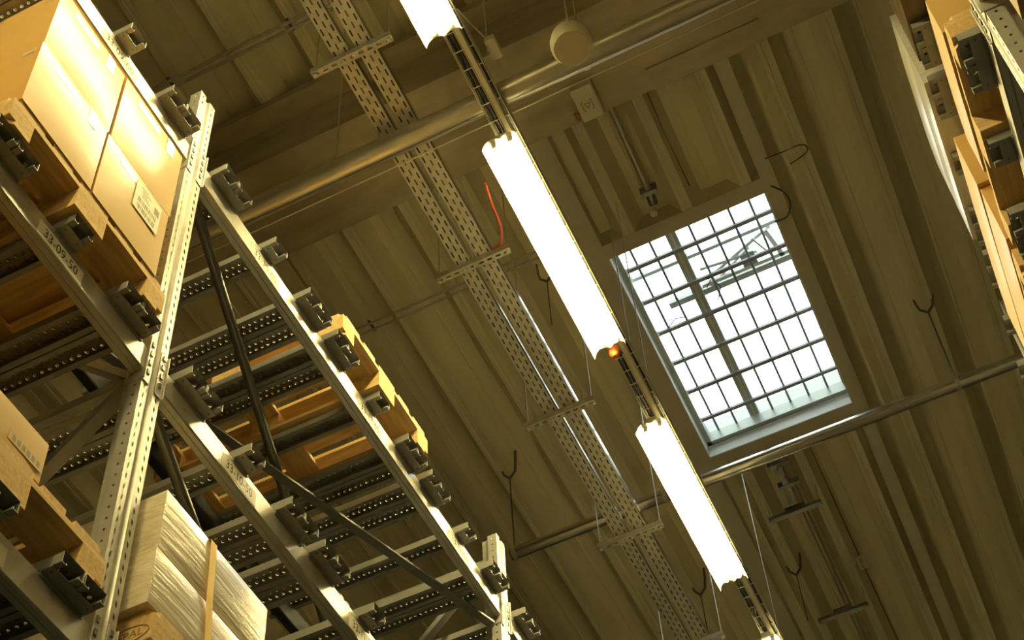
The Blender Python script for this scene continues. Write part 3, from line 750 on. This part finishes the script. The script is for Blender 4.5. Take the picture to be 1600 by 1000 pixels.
# stamp on the pallet of the wrapped load (near side, corner block)
zst = LEV['low'] + PZ + 0.061
st = MB()
xs_ = PXL - 0.015 - 0.075
ys_ = c1[0] - 0.4 - 0.0008
st = letters('EPAL', 0.042, (xs_, ys_, zst), (1, 0, 0), (0, 0, 1))
for k in range(28):
    a0, a1 = 2 * math.pi * k / 28, 2 * math.pi * (k + 1) / 28
    st.bar((xs_ + 0.066 * math.cos(a0), ys_, zst + 0.030 * math.sin(a0)), (xs_ + 0.066 * math.cos(a1), ys_, zst + 0.030 * math.sin(a1)), 0.0008, 0.003, (0, 1, 0))
BASE[wp.name] = tuple(wp.location)
part(st, 'stamp', BINK, wp, label='oval brand stamp burnt into the corner block')

# ------------------------------------------------------------------ cartons
def bulge_box(mb, x0, x1, y0, y1, z0, z1, b=0.006, n=6):
    """box whose faces swell a little"""
    def face(P, nu, nv):
        base = len(mb.v)
        for i in range(nu + 1):
            for j in range(nv + 1): mb.v.append(P(i / nu, j / nv))
        for i in range(nu):
            for j in range(nv):
                a = base + i * (nv + 1) + j
                mb.f.append((a, a + nv + 1, a + nv + 2, a + 1))
    q = lambda u, v: b * (1 - (2 * u - 1) ** 4) * (1 - (2 * v - 1) ** 4)
    lx, ly, lz = x1 - x0, y1 - y0, z1 - z0
    face(lambda u, v: (x1 + q(u, v), y0 + ly * u, z0 + lz * v), n, n)
    face(lambda u, v: (x0 - q(u, v), y1 - ly * u, z0 + lz * v), n, n)
    face(lambda u, v: (x0 + lx * u, y0 - q(u, v), z0 + lz * v), n, n)
    face(lambda u, v: (x1 - lx * u, y1 + q(u, v), z0 + lz * v), n, n)
    face(lambda u, v: (x0 + lx * u, y0 + ly * v, z1 + q(u, v) * 0.3), n, n)
    face(lambda u, v: (x0 + lx * u, y1 - ly * v, z0), n, n)
    return mb
def carton(x0, x1, y0, y1, z0, z1, label, group, mt=CARD, s=1, tape=True, b=0.005):
    t = thing('carton', label, 'carton', ((x0 + x1) / 2, (y0 + y1) / 2, z0), group)
    bo = part(bulge_box(MB(), x0, x1, y0, y1, z0, z1, b), 'box', mt, t, True)
    xf = x1 if s > 0 else x0
    yc = (y0 + y1) / 2
    if tape:
        e = s * (b + 0.0002)
        part(MB().box(xf + e * 0.75, xf + e, yc - 0.10, yc + 0.03, z1 - 0.075, z1 - 0.035), 'tape', TAPE, t)
        part(MB().box(xf + e * 0.75, xf + e, yc + 0.08, yc + 0.12, z1 - 0.10, z1 - 0.01), 'tape', TAPE, t)
        part(MB().box(xf - s * 0.07, xf - s * 0.02, y0 - b * 0.6, y0 - b * 0.4, z1 - 0.055, z1 - 0.03), 'tape', TAPE, t)
    return t
def goods(x0, x1, y0, y1, z0, z1, mt, label, group=None):
    t = thing('wrapped_goods', label, 'wrapped load', ((x0 + x1) / 2, (y0 + y1) / 2, z0), group)
    part(bulge_box(MB(), x0, x1, y0, y1, z0, z0 + (z1 - z0) * 0.48, 0.01, 8), 'lower_tier', mt, t, True)
    part(bulge_box(MB(), x0, x1, y0 + 0.01, y1 - 0.01, z0 + (z1 - z0) * 0.49, z1, 0.012, 8), 'upper_tier', mt, t, True)
    return t
zb = LEV['middle'] + PT
h1 = 0.392
Y0, Y1, Y2 = 1.518, 1.878, 2.230
XF = -2.150
carton(XF - 0.58, XF, Y0, Y1 - 0.010, zb, zb + h1, 'lower left yellow carton on the pallet at the upper left', 'yellow cartons by the upright')
cr = carton(XF - 0.58, XF, Y1, Y2, zb, zb + h1 - 0.006, 'lower right yellow carton with a white barcode sheet beside the upright', 'yellow cartons by the upright')
carton(XF - 0.58, XF - 0.004, Y0 + 0.006, Y1 + 0.000, zb + h1 + 0.004, zb + 2 * h1 + 0.03, 'upper left yellow carton on the pallet at the upper left', 'yellow cartons by the upright')
carton(XF - 0.58, XF - 0.002, Y1 + 0.012, Y2 + 0.01, zb + h1 + 0.002, zb + 2 * h1 + 0.035, 'upper right yellow carton beside the top of the tall upright', 'yellow cartons by the upright')
for k, (ya, yb) in enumerate(((Y0, Y1 - 0.010), (Y1, Y2))):  # rear cartons added to keep light out of the shelf interior
    for j in range(2):
        carton(-3.34, -2.745, ya, yb, zb + j * 0.395, zb + j * 0.395 + 0.388, f"{'upper' if j else 'lower'} {'right' if k else 'left'} added rear carton blocking light behind the yellow cartons", 'yellow cartons by the upright', tape=False)
goods(-3.36, -2.62, c0[2] - 0.40, c0[2] + 0.40, LEV['top'] + PZ + 0.001, LEV['top'] + 0.62, FILMD, 'added light-blocking goods set back on the top shelf above the yellow cartons')  # unseen load added to block lamp light and darken the bay
goods(-3.36, -2.62, c0[1] - 0.40, c0[1] + 0.40, LEV['top'] + PZ + 0.001, LEV['top'] + 0.62, FILMD, 'added light-blocking goods set back on the top shelf past the left edge')
pallet(1, PXL - 0.02, c0[1], 'low', 'wooden pallet under the added goods past the left edge on the low shelf', 'left rack pallets')
goods(-3.34, -2.22, c0[1] - 0.39, c0[1] + 0.38, LEV['low'] + PT, LEV['low'] + PT + 0.8, FILMD, 'added light-blocking goods on the low shelf past the left edge')  # unseen load added to keep light off the upright lacing
# barcode sheet
lb = MB().box(XF + 0.0075, XF + 0.0082, 2.045, 2.185, 4.83, 5.0)
sh = part(lb, 'barcode_sheet', PAPER, cr)
bc = MB()
rnd = random.Random(3)
for z0_, z1_, ya, yb in ((4.845, 4.872, 2.065, 2.165), (4.885, 4.912, 2.065, 2.165)):
    y = ya
    while y < yb:
        w = rnd.choice([0.002, 0.003, 0.005]); bc.box(XF + 0.0083, XF + 0.0086, y, min(yb, y + w), z0_, z1_); y += w + rnd.choice([0.002, 0.003, 0.004])
bc.box(XF + 0.0083, XF + 0.0086, 2.15, 2.176, 4.925, 4.965)
for k in range(5):
    z = 4.93 + k * 0.012
    bc.box(XF + 0.0083, XF + 0.0086, 2.07 + rnd.random() * 0.02, 2.10 + rnd.random() * 0.03, z, z + 0.004)
part(bc, 'barcode', GINK, sh)
# small carton at the lower left
zl = LEV['low'] + PT
sc = carton(-2.62, -2.185, 1.56, 2.005, zl, zl + 0.165, 'small yellow carton at the lower left edge', 'yellow cartons by the upright', tape=False, b=0.003)
xs2 = -2.185 + 0.0036
part(MB().box(-2.185 + 0.003, xs2, 1.86, 2.0, zl + 0.035, zl + 0.075), 'print_band', CARD2, sc)
pr = MB()
for k in range(6): pr.box(xs2, xs2 + 0.0004, 1.875 + k * 0.02, 1.875 + k * 0.02 + 0.012, zl + 0.045, zl + 0.066)
part(pr, 'print', GINK, sc)

# ------------------------------------------------------------------ film-wrapped load with strap
wl = thing('wrapped_load', 'film-wrapped load with a yellow strap at the bottom left', 'wrapped load', (-2.7, 2.79, zl))
part(bulge_box(MB(), -3.20, -2.178, 2.497, 3.085, zl, zl + 0.235, 0.007, 8), 'lower_tier', FILM, wl, True)
part(bulge_box(MB(), -3.20, -2.180, 2.503, 3.087, zl + 0.243, zl + 0.50, 0.008, 8), 'upper_tier', FILM, wl, True)
sm = MB()
sx = -2.178 + 0.011
pts_ = [(-3.0, 2.72, zl + 0.513), (-2.2, 2.745, zl + 0.513), (sx, 2.748, zl + 0.49), (sx + 0.003, 2.757, zl + 0.25), (sx, 2.785, zl + 0.02)]
wd = 0.017
for (a, b) in zip(pts_, pts_[1:]):
    a, b = Vector(a), Vector(b); u = Vector((0, wd, 0))
    nrm = (b - a).cross(u).normalized() * 0.001
    sm.add([a - u, a + u, b + u, b - u, a - u - nrm, a + u - nrm, b + u - nrm, b - u - nrm], [(0, 1, 2, 3), (7, 6, 5, 4), (0, 3, 7, 4), (1, 5, 6, 2)])
part(sm, 'strap', STRAP, wl, label='yellow webbing strap')

# ------------------------------------------------------------------ goods on the middle shelf and in the row behind
ztp = LEV['top'] + PT
# ------------------------------------------------------------------ right rack goods
zr = LEV['middle'] + PT
r0 = POSC(RY[0] + UW)
carton(0.472, 1.6, 1.05, 1.80, LEV['low'] + 0.002, LEV['low'] + 0.80, 'large cream carton right of the corner upright', 'right rack cartons', CARD, -1, False, 0.006)
for lv in ('middle', 'top'):  # unseen goods added to shade the end faces of the next bay
    z0_ = LEV[lv] + 0.002
    goods(0.64, 1.6, r0[2] - 0.38, r0[2] + 0.36, z0_, z0_ + 0.95, FILMB, f'added brown shading goods on the {lv} shelf of the right rack near bay', 'added shading goods in the right near bay')
    goods(0.64, 1.6, r0[1] - 0.38, r0[1] + 0.36, z0_, z0_ + 0.95, FILMB, f'added brown shading goods further back on the {lv} shelf of the right near bay', 'added shading goods in the right near bay')
carton(0.462, 1.5, r1[0] - 0.36, r1[0] + 0.17, zr, zr + 0.23, 'flat yellow carton in the right rack beside the corner upright', 'right rack cartons', CARD, -1, False, 0.008)
carton(0.466, 1.2, 3.395, 4.26, zr, zr + 0.335, 'lower of the two stacked cartons in the right rack', 'right rack cartons', CARD, -1, False, 0.012)
carton(0.460, 1.2, 3.375, 4.24, zr + 0.340, zr + 0.68, 'upper of the two stacked cartons in the right rack', 'right rack cartons', CARD, -1, False, 0.010)
goods(0.462, 1.6, 3.44, 4.235, LEV['top'] + PZ + 0.002, ztp + 0.50, FILMW, 'white film-wrapped load on the top shelf of the right rack')
goods(0.472, 1.6, r1[0] - 0.37, r1[0] + 0.40, LEV['top'] + PZ + 0.002, ztp + 0.48, FILMB, 'dark brown film-wrapped goods on the top shelf of the right rack')

# ------------------------------------------------------------------ lift everything to floor level
for o in list(COL.objects):
    if o.parent is None and o is not cam:
        o.location.z += H
